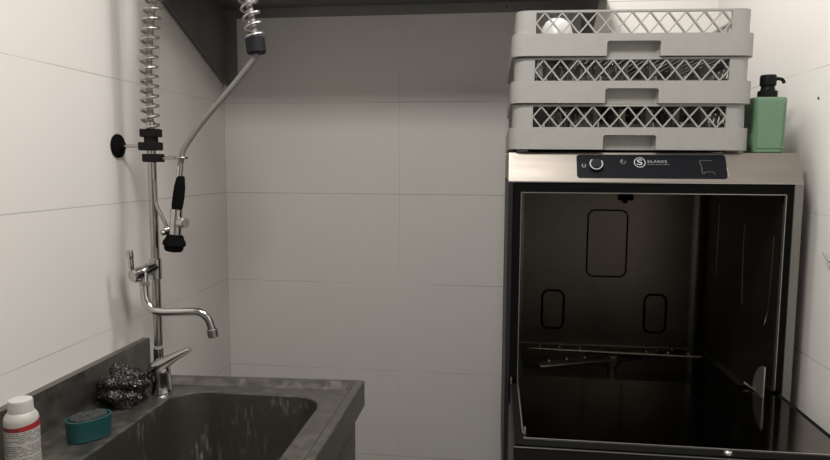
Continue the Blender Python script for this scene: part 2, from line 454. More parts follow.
# hose over the top and down to the gun
arc = spline([(PX, PY, .084), (-.8335, PY, .16), (-.8325, PY, .24), (-.826, PY, .32), (-.8145, PY, .385), (-.797, PY, .45), (-.765, PY, .515), (-.717, PY, .545), (-.665, PY, .53),
              (-.622, PY, .478), (-.597, PY, .42), (-.5815, PY, .375), (-.5695, PY, .315), (-.5675, PY, .290)], 8)
b = NB(); tube(b, arc, .0078, 12); obj('riser_hose', b, M['hose'], t)
n1 = int(len(arc) * .50)
hp = helix(arc[:-2], .0192, .0232, 20, 1.2)
b = NB(); tube(b, hp, .0034, 8); obj('coil_spring', b, M['spring'], t)
b = NB(); cyl(b, (-.5675, PY, .294), (-.5640, PY, .2565), .0225, 28, .003); obj('hose_collar', b, M['collar'], t)
b = NB(); cyl(b, (-.5675, PY, .302), (-.5675, PY, .292), .0105, 16); obj('spring_seat', b, M['spring'], t)
low = spline([(-.5645, PY, .258), (-.5700, PY, .246), (-.5860, PY - .001, .226), (-.6250, PY - .004, .180), (-.6660, PY - .008, .134), (-.7040, PY - .012, .090), (-.7270, HY + .003, .058), (-.7420, HY, .034), (HX, HY, .014), (-.7525, HY, -.008)], 8)
b = NB(); tube(b, low, .0068, 14); obj('lower_hose', b, M['hose'], t)
# spray gun
g = NB(); cyl(g, (-0.7520, HY, -.004), (-0.7555, HY, -.034), .0078, 18, .001)
tube(g, [(-0.7555, HY, -.033), (-0.7630, HY, -.100), (-0.7645, HY, -.112), (-0.7705, HY, -.172)], [.006, .006, .0145, .0150], 20)
gun = obj('spray_gun', g, M['chrome'], t)
b = NB()
gp = [(-0.7508, HY, -.029), (-0.7518, HY, -.034), (-0.7550, HY, -.055), (-0.7585, HY, -.078), (-0.7625, HY, -.100), (-0.7650, HY, -.115)]
tube(b, gp, [.0080, .0100, .0130, .0140, .0135, .0115], 20); obj('grip', b, M['rubber'], gun)
b = NB()
ax = Vector((-.0055, -.002, -.045)).normalized()
lathe(b, [(0, 0), (.016, 0), (.020, .004), (.0215, .010), (.0265, .018), (.0270, .026), (.0225, .029), (.0225, .035), (.0190, .041), (.010, .043), (0, .042)], (-0.7703, HY, -.170), ax, 30); obj('spray_head', b, M['rubber'], gun)
b = NB()
tube(b, [(-0.7660, HY, -.142), (-0.7530, HY - .006, -.141)], .0080, 16)
cyl(b, (-0.7560, HY - .004, -.1415), (-0.7340, HY - .016, -.139), .0120, 20, .002); obj('side_knob', b, M['edge_steel'], gun)
b = NB()
tube(b, spline([(-.8170, HY - .002, -.040), (-.8170, HY - .002, -.070), (-.8140, HY - .002, -.100), (-.8030, HY - .002, -.125), (-0.7920, HY, -.150), (-0.7895, HY, -.168)], 6), [.0035] * 12 + [.0045] * 19, 10)
cyl(b, (-0.7935, HY - .008, -.160), (-0.7795, HY + .002, -.156), .0085, 14, .001)
cyl(b, (-.8000, HY - .012, -.166), (-0.7850, HY + .002, -.164), .0065, 14, .001)
obj('trigger_lever', b, M['pole_steel'], gun)
# swing spout with its valve
b = NB()
cyl(b, (PX, PY, -.285), (PX, PY, -.232), .0145, 24, .002)
tube(b, [(PX, PY, -.252), (-.8420, 1.467, -.258), (-.8520, 1.447, -.2645)], [.0140, .0150, .0150], 20)
cyl(b, (-.8500, 1.451, -.2635), (-.8590, 1.427, -.268), .0175, 24, .004)
cyl(b, (-.8415, 1.452, -.262), (-.8390, 1.446, -.288), .0090, 18, .001)
cyl(b, (-.8390, 1.446, -.283), (-.8388, 1.445, -.292), .0128, 6, .001)
valve = obj('spout_valve', b, M['chrome'], t)
b = NB(); tube(b, spline([(-.8585, 1.430, -.262), (-.8600, 1.428, -.248), (-.8605, 1.427, -.228), (-.8618, 1.426, -.212), (-.8622, 1.426, -.204)], 5), [.0052] * 6 + [.0066] * 6 + [.0080] * 6 + [.0070] * 2 + [.004], 14); obj('valve_handle', b, M['chrome'], valve)
b = NB()
sp = spline([(-.8388, 1.445, -.288), (-.8375, 1.442, -.308), (-.8325, 1.439, -.328), (-.8180, 1.437, -.346), (-.7960, 1.438, -.3535), (-.7600, 1.444, -.3540), (-.7200, 1.451, -.3535), (-.7010, 1.454, -.3570), (-.6860, 1.456, -.3700), (-.6790, 1.457, -.3870), (-.6760, 1.457, -.4000)], 8)
tube(b, sp, .0098, 18); spout = obj('swing_spout', b, M['chrome'], t)
b = NB(); cyl(b, (-.6765, 1.457, -.396), (-.6735, 1.4575, -.4165), .0128, 22, .0015); obj('aerator', b, M['pole_steel'], spout)

# ------------------------------------------------------------------ things on the sink ledge
# wire scourer: lumpy core under tangled curls
t = thing('wire_scourer', 'dark tangled stainless wire scourer lying beside the tap foot', 'scourer', (-.832, 1.352, ZD))
def lump(d):
    return 1 + .18 * math.sin(5 * d.x + 2 * d.z + 1) + .13 * math.sin(7 * d.y - 3 * d.x) + .10 * math.sin(9 * d.z + 4 * d.y)
WC = Vector((-.832, 1.335, ZD + .036)); WR = Vector((.050, .056, .043))
def wpt(d, k=1.0):
    q = lump(d) * k; p = WC + Vector((d.x * WR.x * q, d.y * WR.y * q, d.z * WR.z * q + .012 * d.x * 0))
    p.z = max(p.z, ZD + .0028); p.x = max(p.x, -.894); return p
b = NB(); r = bmesh.ops.create_icosphere(b, subdivisions=6, radius=1)
rq = random.Random(11)
for v in b.verts:
    d = v.co.normalized(); v.co = wpt(d, .97 + rq.uniform(-.045, .045))
    if v.co.z < ZD + .003: v.co.z = ZD + .0010
obj('core', b, M['wool_core'], t, sharp=180)
b = NB()
for k in range(260):
    d = Vector((random.gauss(0, 1), random.gauss(0, 1), random.gauss(0, 1))).normalized()
    tg = d.cross(Vector((random.gauss(0, 1), random.gauss(0, 1), random.gauss(0, 1)))).normalized(); bt = d.cross(tg)
    ph = random.random() * 6.28; cr = random.uniform(.03, .06); adv = random.uniform(.03, .06); pts = []
    for s in range(22):
        a = s * .62 + ph
        q = (d + tg * ((s - 13) * adv * .45 + cr * math.cos(a)) + bt * cr * math.sin(a)).normalized()
        pts.append(wpt(q, .975 + .045 * math.sin(a * 1.3 + k)))
    tube(b, pts, .00048, 3, cap=False)
obj('wire_curls', b, M['wool'], t, fin=False)

# teal oval holder with scouring pad
t = thing('scrubbing_pad', 'teal oval scrubbing pad holder with worn grey pad on the sink ledge', 'scrubber', (-.796, 1.150, ZD))
ang = math.radians(56)
def oval(a, bb, n=40):
    out = []
    for k in range(n):
        th = 2 * PI * k / n
        x = a * math.copysign(abs(math.cos(th)) ** .85, math.cos(th)); y = bb * math.copysign(abs(math.sin(th)) ** .85, math.sin(th))
        out.append((-.796 + x * math.cos(ang) - y * math.sin(ang), 1.150 + x * math.sin(ang) + y * math.cos(ang)))
    return out
b = NB(); prev = None
for a, w, z in ((.039, .025, .0006), (.0405, .027, .002), (.0415, .0285, .020), (.0425, .030, .040), (.0425, .030, .043), (.040, .0275, .0435), (.038, .026, .040), (.037, .025, .026)):
    lp = [b.verts.new((*p, ZD + z)) for p in oval(a, w)]
    if prev:
        for i in range(40): b.faces.new((prev[i], prev[(i + 1) % 40], lp[(i + 1) % 40], lp[i]))
    else: b.faces.new(lp[::-1])
    prev = lp
b.faces.new(prev)
hd = obj('holder', b, M['teal'], t)
cb = NB()                                   # finger slot in the camera-side wall
so = Vector((-.796, 1.150, 0)); cdir = Vector((math.cos(ang), math.sin(ang), 0)); ndir = Vector((math.sin(ang), -math.cos(ang), 0))
for s0, s1, z0, z1 in ((.002, .027, .0145, .0185),):
    pts = []
    for s, nn, z in ((s0, .028, z0), (s1, .022, z0 + .004), (s1, .05, z0 + .004), (s0, .05, z0)):
        pts.append(so + cdir * s + ndir * nn + Vector((0, 0, z)))
    lo = [cb.verts.new(p) for p in pts]; hi = [cb.verts.new(p + Vector((0, 0, z1 - z0))) for p in pts]
    for i in range(4): cb.faces.new((lo[i], lo[(i + 1) % 4], hi[(i + 1) % 4], hi[i]))
    cb.faces.new(lo[::-1]); cb.faces.new(hi)
bmesh.ops.translate(cb, vec=-PARENT_ORG[t.name], verts=cb.verts)
carve(hd, cb)
b = NB(); prev = None
for a, w, z in ((.0355, .0235, .0265), (.036, .024, .035), (.0355, .0235, .043), (.031, .020, .0460), (.019, .012, .0480)):
    lp = [b.verts.new((p[0] - .002, p[1] + .002, ZD + z + .0012 * math.sin(i * 1.7) + .0010 * math.sin(i * .6))) for i, p in enumerate(oval(a, w))]
    if prev:
        for i in range(40): b.faces.new((prev[i], prev[(i + 1) % 40], lp[(i + 1) % 40], lp[i]))
    else: b.faces.new(lp[::-1])
    prev = lp
b.faces.new(prev); obj('pad', b, M['pad'], t, sharp=70)

# white bottle with red-banded label
BXc, BYc = -.826, 1.008
t = thing('cleaner_bottle', 'white plastic bottle with red-banded printed label at the near end of the ledge', 'bottle', (BXc, BYc, ZD))
b = NB(); lathe(b, [(0, .0006), (.0265, .0006), (.0295, .003), (.0300, .007), (.0300, .094), (.0290, .101), (.0255, .107), (.0220, .1105), (.0195, .1125), (.0195, .117), (0, .117)], (BXc, BYc, ZD), n=40); bo = obj('bottle_body', b, M['white_plastic'], t)
b = NB()
n = 48; prev = None
rows = []
for k in range(n):
    a = 2 * PI * k / n
    ra = .0210 if k % 2 else .0216
    rows.append([b.verts.new((BXc + r2 * math.cos(a), BYc + r2 * math.sin(a), ZD + z)) for r2, z in ((ra, .1135), (ra, .1295), (.0200, .1325), (.010, .1332))])
for k in range(n):
    A = rows[k]; B = rows[(k + 1) % n]
    for i in range(3): b.faces.new((A[i], B[i], B[i + 1], A[i + 1]))
b.faces.new([r[3] for r in rows]); b.faces.new([r[0] for r in rows][::-1]); obj('cap', b, M['cap'], t, sharp=25)
b = NB(); ring(b, [(BXc + .0220 * math.cos(2 * PI * k / 40), BYc + .0220 * math.sin(2 * PI * k / 40)) for k in range(40)], [(BXc + .0195 * math.cos(2 * PI * k / 40), BYc + .0195 * math.sin(2 * PI * k / 40)) for k in range(40)], ZD + .1105, ZD + .113); obj('cap_ring', b, M['cap'], t)
# label: the side that faces the room
def lab(bm, a0, a1, zf0, zf1, r, n=40):
    A = []; B = []
    for k in range(n + 1):
        a = math.radians(a0 + (a1 - a0) * k / n); s = k / n
        A.append(bm.verts.new((BXc + r * math.cos(a), BYc + r * math.sin(a), ZD + zf0(s)))); B.append(bm.verts.new((BXc + r * math.cos(a), BYc + r * math.sin(a), ZD + zf1(s))))
    for k in range(n): bm.faces.new((A[k], A[k + 1], B[k + 1], B[k]))
b = NB(); lab(b, -160, 60, lambda s: .006, lambda s: .092, .03012); lb = obj('label', b, M['white_plastic'], bo)
b = NB(); lab(b, -160, 60, lambda s: .0805 + (.004 * max(0, (s - .45)) * 1.0), lambda s: .0885 + .016 * max(0, s - .4) ** 1.1, .0302); obj('red_band', b, M['red'], lb)
b = NB()
for k in range(9):                          # worn dark lettering on the band, not legible
    a = -146 + k * 9.5
    lab(b, a, a + random.uniform(4, 6.5), lambda s: .0815, lambda s: .0865 + .001 * (k % 2), .0303, 3)
rr = random.Random(3)
for row in range(21):
    z = .0770 - row * .0034; a = -150
    while a < 48:
        w = rr.uniform(3, 14)
        if rr.random() < .82 and row % 7 != 6: lab(b, a, a + w, lambda s: z, lambda s: z + .0012, .0303, 3)
        a += w + rr.uniform(1.2, 3)
obj('small_print', b, M['ink'], lb, fin=False)
t.scale = (.93, .93, .97)

# ------------------------------------------------------------------ dishwasher on a stand
DX0, DX1, DY0, DY1, DT, DB = .024, .6245, 1.420, 2.020, .0285, -.82
t = thing('machine_stand', 'steel stand carrying the dishwasher', 'stand', (.324, 1.72, FL))
b = NB(); box(b, DX0, DX1, DY0, DY1, DB - .03, DB, .002); obj('top_frame', b, M['steel'], t)
for lx in (DX0 + .01, DX1 - .05):
    for ly in (DY0 + .01, DY1 - .05):
        b = NB(); box(b, lx, lx + .04, ly, ly + .04, FL, DB - .03, .002); obj('leg', b, M['steel'], t)

t = thing('dishwasher', 'open stainless steel commercial dishwasher with door folded down, under the racks', 'dishwasher', (.324, 1.72, DB))
# sloping fascia and top
yt, zb = 1.4515, -.034
b = NB()
prism(b, [(DY0, zb), (DY0 + .0005, zb + .001), (yt - .001, DT - .001), (yt + .0008, DT), (DY1, DT), (DY1, zb)], 'x', DX0 + .0004, DX1 - .0004)
fas = obj('hood', b, M['panel_steel'], t)
b = NB(); box(b, DX0, DX1, DY0 + .001, DY0 + .02, zb - .0022, zb - .0004); obj('hood_edge', b, M['edge_steel'], t)
# sides, back, lower front
b = NB(); box(b, DX0, DX0 + .010, DY0, DY1, DB, zb - .0025, .001); obj('side_panel', b, M['dark_reflection'], t)
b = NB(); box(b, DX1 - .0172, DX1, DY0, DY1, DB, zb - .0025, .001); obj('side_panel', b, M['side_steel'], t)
b = NB(); box(b, DX0 + .01, DX1 - .0172, DY1 - .01, DY1, DB, zb - .0025); obj('back_panel', b, M['steel'], t)
b = NB(); box(b, DX0 + .0101, DX1 - .0173, DY0 + .004, DY0 + .02, DB, -.535); obj('lower_front_panel', b, M['shelf_steel'], t)
# black seal round the opening
b = NB()
box(b, .0341, .0513, DY0 + .003, DY0 + .018, -.474, zb - .003, .001)
box(b, .5932, .6071, DY0 + .003, DY0 + .018, -.474, zb - .003, .001)
box(b, .0341, .6071, DY0 + .0032, DY0 + .0178, -.0572, zb - .003, .001)
obj('door_seal', b, M['rubber'], t)
b = NB()
box(b, .0514, .0530, DY0 + .001, DY0 + .012, -.474, -.0574); box(b, .5916, .5931, DY0 + .001, DY0 + .012, -.474, -.0574); box(b, .0514, .5931, DY0 + .001, DY0 + .012, -.0590, -.0574)
obj('opening_trim', b, M['steel'], t)
# tub
tub = []
def corner(cx, cy, r, a0, a1, n=8): return [(cx + r * math.cos(math.radians(a0 + (a1 - a0) * k / n)), cy + r * math.sin(math.radians(a0 + (a1 - a0) * k / n))) for k in range(n + 1)]
ix0, ix1, iy0, iy1 = .0535, .5905, DY0 + .019, 1.952
inner = [(ix0, iy0)] + corner(ix0 + .03, iy1 - .03, .03, 180, 90) + corner(ix1 - .03, iy1 - .03, .03, 90, 0) + [(ix1, iy0)]
e = .004
outer = [(ix0 - e, iy0)] + corner(ix0 + .03, iy1 - .03, .03 + e, 180, 90) + corner(ix1 - .03, iy1 - .03, .03 + e, 90, 0) + [(ix1 + e, iy0)]
ZT0, ZT1 = -.61, -.048
b = NB(); prism(b, inner + outer[::-1], 'z', ZT0, ZT1)
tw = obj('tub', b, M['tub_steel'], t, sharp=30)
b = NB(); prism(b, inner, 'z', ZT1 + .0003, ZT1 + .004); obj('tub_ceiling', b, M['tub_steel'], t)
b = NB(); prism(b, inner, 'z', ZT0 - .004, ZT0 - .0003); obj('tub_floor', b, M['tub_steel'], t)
# ledge along the back and a rack rail at each side
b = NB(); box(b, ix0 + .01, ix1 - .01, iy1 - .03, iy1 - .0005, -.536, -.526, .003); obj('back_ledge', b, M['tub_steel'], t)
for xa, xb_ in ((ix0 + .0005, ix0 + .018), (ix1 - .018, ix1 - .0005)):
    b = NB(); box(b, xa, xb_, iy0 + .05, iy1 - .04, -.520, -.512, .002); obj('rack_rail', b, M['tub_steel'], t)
# pressed outlines on the back wall
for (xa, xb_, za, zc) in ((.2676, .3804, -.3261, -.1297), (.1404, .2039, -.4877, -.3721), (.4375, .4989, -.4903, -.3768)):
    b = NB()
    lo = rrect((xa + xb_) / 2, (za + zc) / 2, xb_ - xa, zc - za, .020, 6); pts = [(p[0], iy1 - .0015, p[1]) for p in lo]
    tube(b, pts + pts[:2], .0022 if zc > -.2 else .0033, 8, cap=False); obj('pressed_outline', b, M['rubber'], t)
b = NB(); box(b, .352, .392, iy1 - .018, iy1 - .0005, -.100, -.082, .003); cyl(b, (.370, iy1 - .012, -.100), (.370, iy1 - .012, -.108), .006, 12, .001); obj('thermostat_clip', b, M['rubber'], t)
# pressed ribs on the right inner wall
for pts in ([(1.8146, -.10), (1.8146, -.20), (1.816, -.29)], [(1.632, -.140), (1.6325, -.20), (1.6260, -.29), (1.6215, -.328)], [(1.4640, -.150), (1.466, -.22), (1.4720, -.30), (1.485, -.340), (1.497, -.356)]):
    b = NB(); tube(b, spline([(ix1 - .0008, y, z) for y, z in pts], 6), .0016, 8); obj('pressed_rib', b, M['tub_steel'], t)
# wash arms
hub = Vector((.322, 1.790, -.532))
b = NB()
lathe(b, [(0, .022), (.012, .022), (.020, .016), (.022, .008), (.022, -.010), (.014, -.016), (.012, -.080), (.0, -.080)], hub, n=24)
hb = obj('arm_hub', b, M['tub_steel'], t)
def arm(dirv, ln, z, w, h, name):
    d = Vector(dirv).normalized(); s = Vector((-d.y, d.x, 0)); bb = NB(); rs = []
    for f, k in ((-1, .35), (-.985, .75), (-.93, .9), (0, 1.15), (.93, .9), (.985, .75), (1, .35)):
        p = hub + d * ln * f + Vector((0, 0, z))
        rs.append([bb.verts.new(p + s * w * k * math.cos(2 * PI * q / 12) + Vector((0, 0, 1)) * h * k * math.sin(2 * PI * q / 12)) for q in range(12)])
    for A, B in zip(rs, rs[1:]):
        for q in range(12): bb.faces.new((A[q], A[(q + 1) % 12], B[(q + 1) % 12], B[q]))
    bb.faces.new(rs[0][::-1]); bb.faces.new(rs[-1])
    a = obj(name, bb, M['tub_steel'], t)
    for f in (-.85, -.62, -.38, .38, .62, .85):
        p = hub + d * ln * f + Vector((0, 0, z + h))
        bb = NB(); lathe(bb, [(0, .004), (.003, .004), (.005, .002), (.006, -.003)], p, n=12); obj('nozzle', bb, M['tub_steel'], a)
arm((.87, .40, 0), .230, .006, .017, .009, 'wash_arm')
arm((1, -.05, 0), .232, -.0005 + .024, .009, .006, 'rinse_arm')
# folded-down door
dz = -.480
b = NB(); box(b, .0360, .6062, 1.094, 1.4180, dz - .034, dz - .006, .002); box(b, .056, .589, 1.4180, 1.468, dz - .03, dz - .006, .001)
door = obj('door', b, M['door_skin'], t, sharp=30)
b = NB(); box(b, .0540, .5935, 1.122, 1.4680, dz - .0055, dz, .0012); obj('inner_panel', b, M['door_steel'], door)
b = NB()
box(b, .0385, .0535, 1.098, 1.4175, dz - .0058, dz - .002, .001); box(b, .5940, .6060, 1.098, 1.4175, dz - .0058, dz - .002, .001); box(b, .0536, .5939, 1.0985, 1.1215, dz - .0058, dz - .003, .001)
obj('door_gasket', b, M['rubber'], door)
b = NB(); box(b, .0540, .5935, 1.1195, 1.1218, dz - .0028, dz + .0008, .0004); obj('panel_lip', b, M['edge_steel'], door)
b = NB(); box(b, .0365, .6060, 1.0930, 1.0940, dz - .0070, dz - .0052, .0003); obj('front_lip', b, M['side_steel'], door)
b = NB(); lathe(b, [(0, .006), (.004, .006), (.0065, .004), (.007, 0)], (.394, 1.108, dz - .003), n=16); obj('door_catch', b, M['edge_steel'], door)
b = NB(); tube(b, spline([(.0520, 1.440, dz + .003), (.0525, 1.33, dz + .003), (.0535, 1.16, dz + .002), (.0545, 1.135, dz + .002)], 5), .0013, 8); obj('hinge_wire', b, M['steel'], door)
b = NB(); box(b, .0365, .0395, 1.407, 1.4175, dz - .004, dz + .012, .001); obj('hinge_plate', b, M['edge_steel'], door)
b = NB(); box(b, .0555, .0585, 1.134, 1.142, dz + .0002, dz + .012, .001); obj('hinge_pin', b, M['edge_steel'], door)
b = NB(); prof = [(1.388, dz + .0003), (1.388, dz + .066)] + [(1.388 + .056 * math.sin(math.radians(a)), dz + .0003 + .066 * math.cos(math.radians(a))) for a in (15, 30, 45, 60, 75, 90)]
prism(b, prof, 'x', .5560, .5585); obj('hinge_fin', b, M['edge_steel'], door)
b = NB(); tube(b, spline([(.5560, 1.430, dz + .004), (.552, 1.445, dz + .004), (.545, 1.460, dz + .009)], 5), .0022, 8); obj('fin_spring', b, M['edge_steel'], door)

# control strip on the sloping fascia
Lp = math.hypot(.0315, .0625)
PO = Vector((0, DY0, zb)); PR = Vector((1, 0, 0)); PU = Vector((0, .0315 / Lp, .0625 / Lp)); PN = Vector((0, -.0625 / Lp, .0315 / Lp))
def on(x, v, h=0.0): return PO + PR * x + PU * v + PN * h
def plate(bm, pts, h0, h1):
    A = [bm.verts.new(on(p[0], p[1], h0)) for p in pts]; B = [bm.verts.new(on(p[0], p[1], h1)) for p in pts]; n = len(pts)
    for i in range(n): bm.faces.new((A[i], A[(i + 1) % n], B[(i + 1) % n], B[i]))
    bm.faces.new(A[::-1]); bm.faces.new(B)
def ringp(bm, cx, cv, r, w, h, a0=0, a1=360, n=32):
    pts = []
    for k in range(n + 1):
        a = math.radians(a0 + (a1 - a0) * k / n); pts.append(on(cx + r * math.cos(a), cv + r * math.sin(a), h))
    tube(bm, pts, w, 6, cap=(a1 - a0) < 360)
b = NB(); plate(b, rrect((.1695 + .4765) / 2, .0365, .307, .0555, .007, 5), .0001, .0012); disp = obj('control_strip', b, M['display'], fas)
H = .00125
kx, kv = .2095, .0385
b = NB(); 
O = on(kx, kv, .0012); lathe(b, [(.0135, 0), (.0142, .004), (.0128, .007), (.0118, .0070), (.0112, .004), (.0112, 0)], O, PN, 30); obj('knob_ring', b, M['black'], disp)
b = NB(); lathe(b, [(.0110, 0), (.0110, .0085), (.0098, .0105), (0, .0108)], O, PN, 26); obj('start_button', b, M['black'], disp)
b = NB(); ringp(b, kx, kv, .0128, .0016, .0085, 130, 395, 26); obj('ring_shine', b, M['print'], disp)  # pale arc painted in as the bright shine of the silver knob ring
b = NB(); ringp(b, .1845, .0375, .0038, .0007, H, 120, 420, 20); obj('power_symbol', b, M['print'], disp)
b = NB(); ringp(b, .2665, .0475, .0052, .0012, H, 100, 380, 20); box_c = on(.2640, .0490, H); lathe(b, [(0, .0006), (.0028, .0004), (.003, 0)], box_c, PN, 12); obj('indicator', b, M['print_dim'], disp)
# ring emblem with an S running through, then the name
b = NB(); ringp(b, .3010, .0455, .0112, .0011, H)
text_bm(b, 'S', .0185, (on(.3008, .0455, H), PR, PU, PN), .0003, 1.55, .0002, 'CENTER')
obj('emblem', b, M['print'], disp, fin=False)
b = NB(); text_bm(b, 'SILANOS', .0084, (on(.3165, .0475, H), PR, PU, PN), .0003, 1.05, -.00005, 'LEFT', 1.22); obj('brand_lettering', b, M['print'], disp, fin=False)
b = NB()
for x0, x1 in ((.3165, .331), (.333, .347), (.3495, .362)): plate(b, [(x0, .0405), (x1, .0405), (x1, .0418), (x0, .0418)], H, H + .0002)
obj('faint_line', b, M['print_dim'], disp)
b = NB()
tube(b, spline([on(.4490, .0505, H), on(.4300, .0510, H), on(.4235, .0490, H), on(.4265, .0330, H), on(.4265, .0215, H), on(.4300, .0195, H), on(.4330, .0235, H), on(.4480, .0235, H), on(.4520, .0190, H)], 5), .0009, 6)
obj('sticker_mark', b, M['residue'], disp)
b = NB(); tube(b, [on(.4768, .0125, .0008), on(.4778, .024, .0008), on(.4768, .034, .0008)], .0011, 6); obj('edge_highlight', b, M['edge_steel'], disp)  # short bright tube stands in for a highlight on the strip's chrome edge

# ------------------------------------------------------------------ dish racks
RW, RD, RH, SK = .5, .5, .0962, .0465
def make_rack(x, y, z, rot, label, dividers, tilt=0.0):
    t = thing('dish_rack', label, 'dish rack', (0, 0, 0), 'grey dish racks stacked on the dishwasher')
    # base skirt with hand notches front and back
    b = NB(); ring(b, rrect(RW / 2, RD / 2, RW, RD, .028), rrect(RW / 2, RD / 2, RW - .050, RD - .050, .008), 0.0, SK)
    sk = obj('lower_band', b, M['rack'], t)
    for yy in (-.02, RD - .0210):
        cb = NB(); box(cb, RW / 2 - .055 + .004, RW / 2 + .055 + .004, yy, yy + .0410, -.01, .0310, .005, 3); carve(sk, cb)
    # upper frame: corner posts and rim
    b = NB(); ring(b, rrect(RW / 2, RD / 2, RW - .014, RD - .014, .026), rrect(RW / 2, RD / 2, RW - .031, RD - .031, .018), SK, RH)
    up = obj('upper_frame', b, M['rack'], t)
    WW = .400; z0, z1 = SK + .0012, RH - .0042
    cb = NB(); box(cb, RW / 2 - WW / 2, RW / 2 + WW / 2, -.05, RD + .05, z0, z1); carve(up, cb)
    cb = NB(); box(cb, -.05, RW + .05, RD / 2 - WW / 2, RD / 2 + WW / 2, z0, z1); carve(up, cb)
    # lattice in each window
    for side in range(4):
        b = NB(); N = 11; per = WW / N; s0 = RW / 2 - WW / 2; hh = z1 - z0
        def strand(u0, v0, u1, v1, d0, d1, w):
            ln = math.hypot(u1 - u0, v1 - v0); nx, nz = -(v1 - v0) / ln * w / 2, (u1 - u0) / ln * w / 2
            q = [(u0 + nx, v0 + nz), (u0 - nx, v0 - nz), (u1 - nx, v1 - nz), (u1 + nx, v1 + nz)]
            A = []; B = []
            for (u, v) in q:
                v = min(max(v, z0 - .0006), z1 + .0006); u = min(max(u, s0 - .001), s0 + WW + .001)
                for d, lst in ((d0, A), (d1, B)):
                    if side == 0: c = (u, d, v)
                    elif side == 1: c = (RW - u, RD - d, v)
                    elif side == 2: c = (d, RW - u, v)
                    else: c = (RW - d, u, v)
                    lst.append(b.verts.new(c))
            for i in range(4): b.faces.new((A[i], A[(i + 1) % 4], B[(i + 1) % 4], B[i]))
            b.faces.new(A[::-1]); b.faces.new(B)
        for k in range(-1, N + 1):
            c0 = s0 + (k + .5) * per; c1 = c0 + per
            for (ua, ub, d0, d1, w) in ((c0, c1, .0075, .0105, .0032), (c1, c0, .0078, .0148, .0032)):   # rising strands in front, falling ones behind and thicker
                # the strand runs from (ua, z0) to (ub, z1), clipped to the window
                t0, t1 = 0.0, 1.0
                lo, hi = s0, s0 + WW
                for bound, sign in ((lo, 1), (hi, -1)):
                    fa = sign * (ua - bound); fb = sign * (ub - bound)
                    if fa < 0 and fb <= 0: t0, t1 = 1, 0
                    elif fa < 0: t0 = max(t0, fa / (fa - fb))
                    elif fb < 0: t1 = min(t1, fa / (fa - fb))
                if t1 - t0 < .02: continue
                strand(ua + (ub - ua) * t0, z0 + hh * t0, ua + (ub - ua) * t1, z0 + hh * t1, d0, d1, w)
        obj('lattice_panel', b, M['rack'], t, sharp=20)
    # open base grid
    b = NB()
    for k in range(30):
        p = .0272 + .4456 * k / 29
        box(b, p - .0042, p + .0042, .0252, RD - .0252, .0050, .0105); box(b, .0252, RW - .0252, p - .0042, p + .0042, .0051, .0104)
    obj('base_grid', b, M['rack'], t)
    if dividers:
        b = NB()
        for k in range(1, 8):
            p = .018 + .464 * k / 8
            box(b, p - .0016, p + .0016, .0254, RD - .0254, .0106, .060); box(b, .0254, RW - .0254, p - .0016, p + .0016, .0106, .0599)
            for q in range(1, 8):
                r = .018 + .464 * q / 8; box(b, p - .0065, p + .0065, r - .0065, r + .0065, .0106, .091)
        obj('divider_grid', b, M['divider'], t)
    t.location = (x, y, z + C); t.rotation_euler = (0, tilt, rot)
    return t
ROT = math.radians(.2)
ox, oy = .0240, 1.4395
Z0 = DT + .0070
def rackpt(lx, ly, k=0):
    c, s = math.cos(ROT), math.sin(ROT); return ox + lx * c - ly * s, oy + lx * s + ly * c
zr = [Z0, Z0 + .0993, Z0 + .1985]
racks = [make_rack(ox, oy, zr[0], ROT, 'bottom grey plastic dish rack, resting on the dishwasher top', True, .0045),
         make_rack(ox + .0015, oy, zr[1], ROT - .002, 'middle grey plastic dish rack of the stack, with glasses behind the lattice', True, .009),
         make_rack(ox + .0020, oy - .001, zr[2], ROT + .001, 'top grey plastic dish rack of the stack, holding an upturned white bowl', False, .012)]
# feet of the lowest rack
for fx, fy in ((.03, .03), (.47, .03), (.03, .47), (.47, .47)):
    b = NB(); box(b, fx - .012, fx + .012, fy - .012, fy + .012, -.0045 if fx > .2 else -.0064, .0, .001)
    me = bpy.data.meshes.new('foot'); finish(b); b.to_mesh(me); b.free(); me.materials.append(M['divider'])
    o = bpy.data.objects.new('foot', me); COL.objects.link(o); o.parent = racks[0]

# upturned bowl in the top rack
bx, by = .1285, 1.545
zf = zr[2] + .0106
b = NB()
n = 40
prof = [(.0385, 0), (.0388, .006), (.0387, .034), (.0372, .050), (.0325, .068), (.0250, .080), (.0150, .087), (0, .089)]
pin = [(0, .086), (.0145, .084), (.0235, .0775), (.0305, .066), (.0348, .049), (.0362, .034), (.0364, .006), (.0366, 0)]
lathe(b, prof[::-1] + [], (bx, by, zf), n=n); 
lathe(b, pin + [(.0385, 0)], (bx, by, zf), n=n)
bmesh.ops.remove_doubles(b, verts=b.verts, dist=1e-5)
tag(obj('bowl', b, M['white_china']), 'white china bowl turned upside down inside the top rack', 'bowl')
# upturned glasses in the front cells of the lower racks
def glass_bm():
    b = NB()
    lathe(b, [(.0212, 0), (.0208, .040), (.0214, .070), (.0202, .0735), (0, .0735)], n=24)
    lathe(b, [(.0226, 0), (.0212, 0), (.0208, .040), (.0199, .064), (.0190, .0665), (0, .0665)], n=24)
    bmesh.ops.remove_doubles(b, verts=b.verts, dist=1e-5); finish(b); return b
cell = .464 / 8
gm = bpy.data.meshes.new('drinking_glass'); gb = glass_bm(); gb.to_mesh(gm); gb.free(); gm.materials.append(M['glass'])
words = {(1, 1): 'leftmost upturned drinking glass behind the lattice of the middle rack', (2, 1): 'second upturned drinking glass from the left in the middle rack',
         (3, 1): 'third upturned drinking glass from the left in the middle rack', (4, 1): 'rightmost upturned drinking glass in the middle rack',
         (1, 0): 'left one of two upturned drinking glasses in the bottom rack', (2, 0): 'right one of two upturned drinking glasses in the bottom rack'}
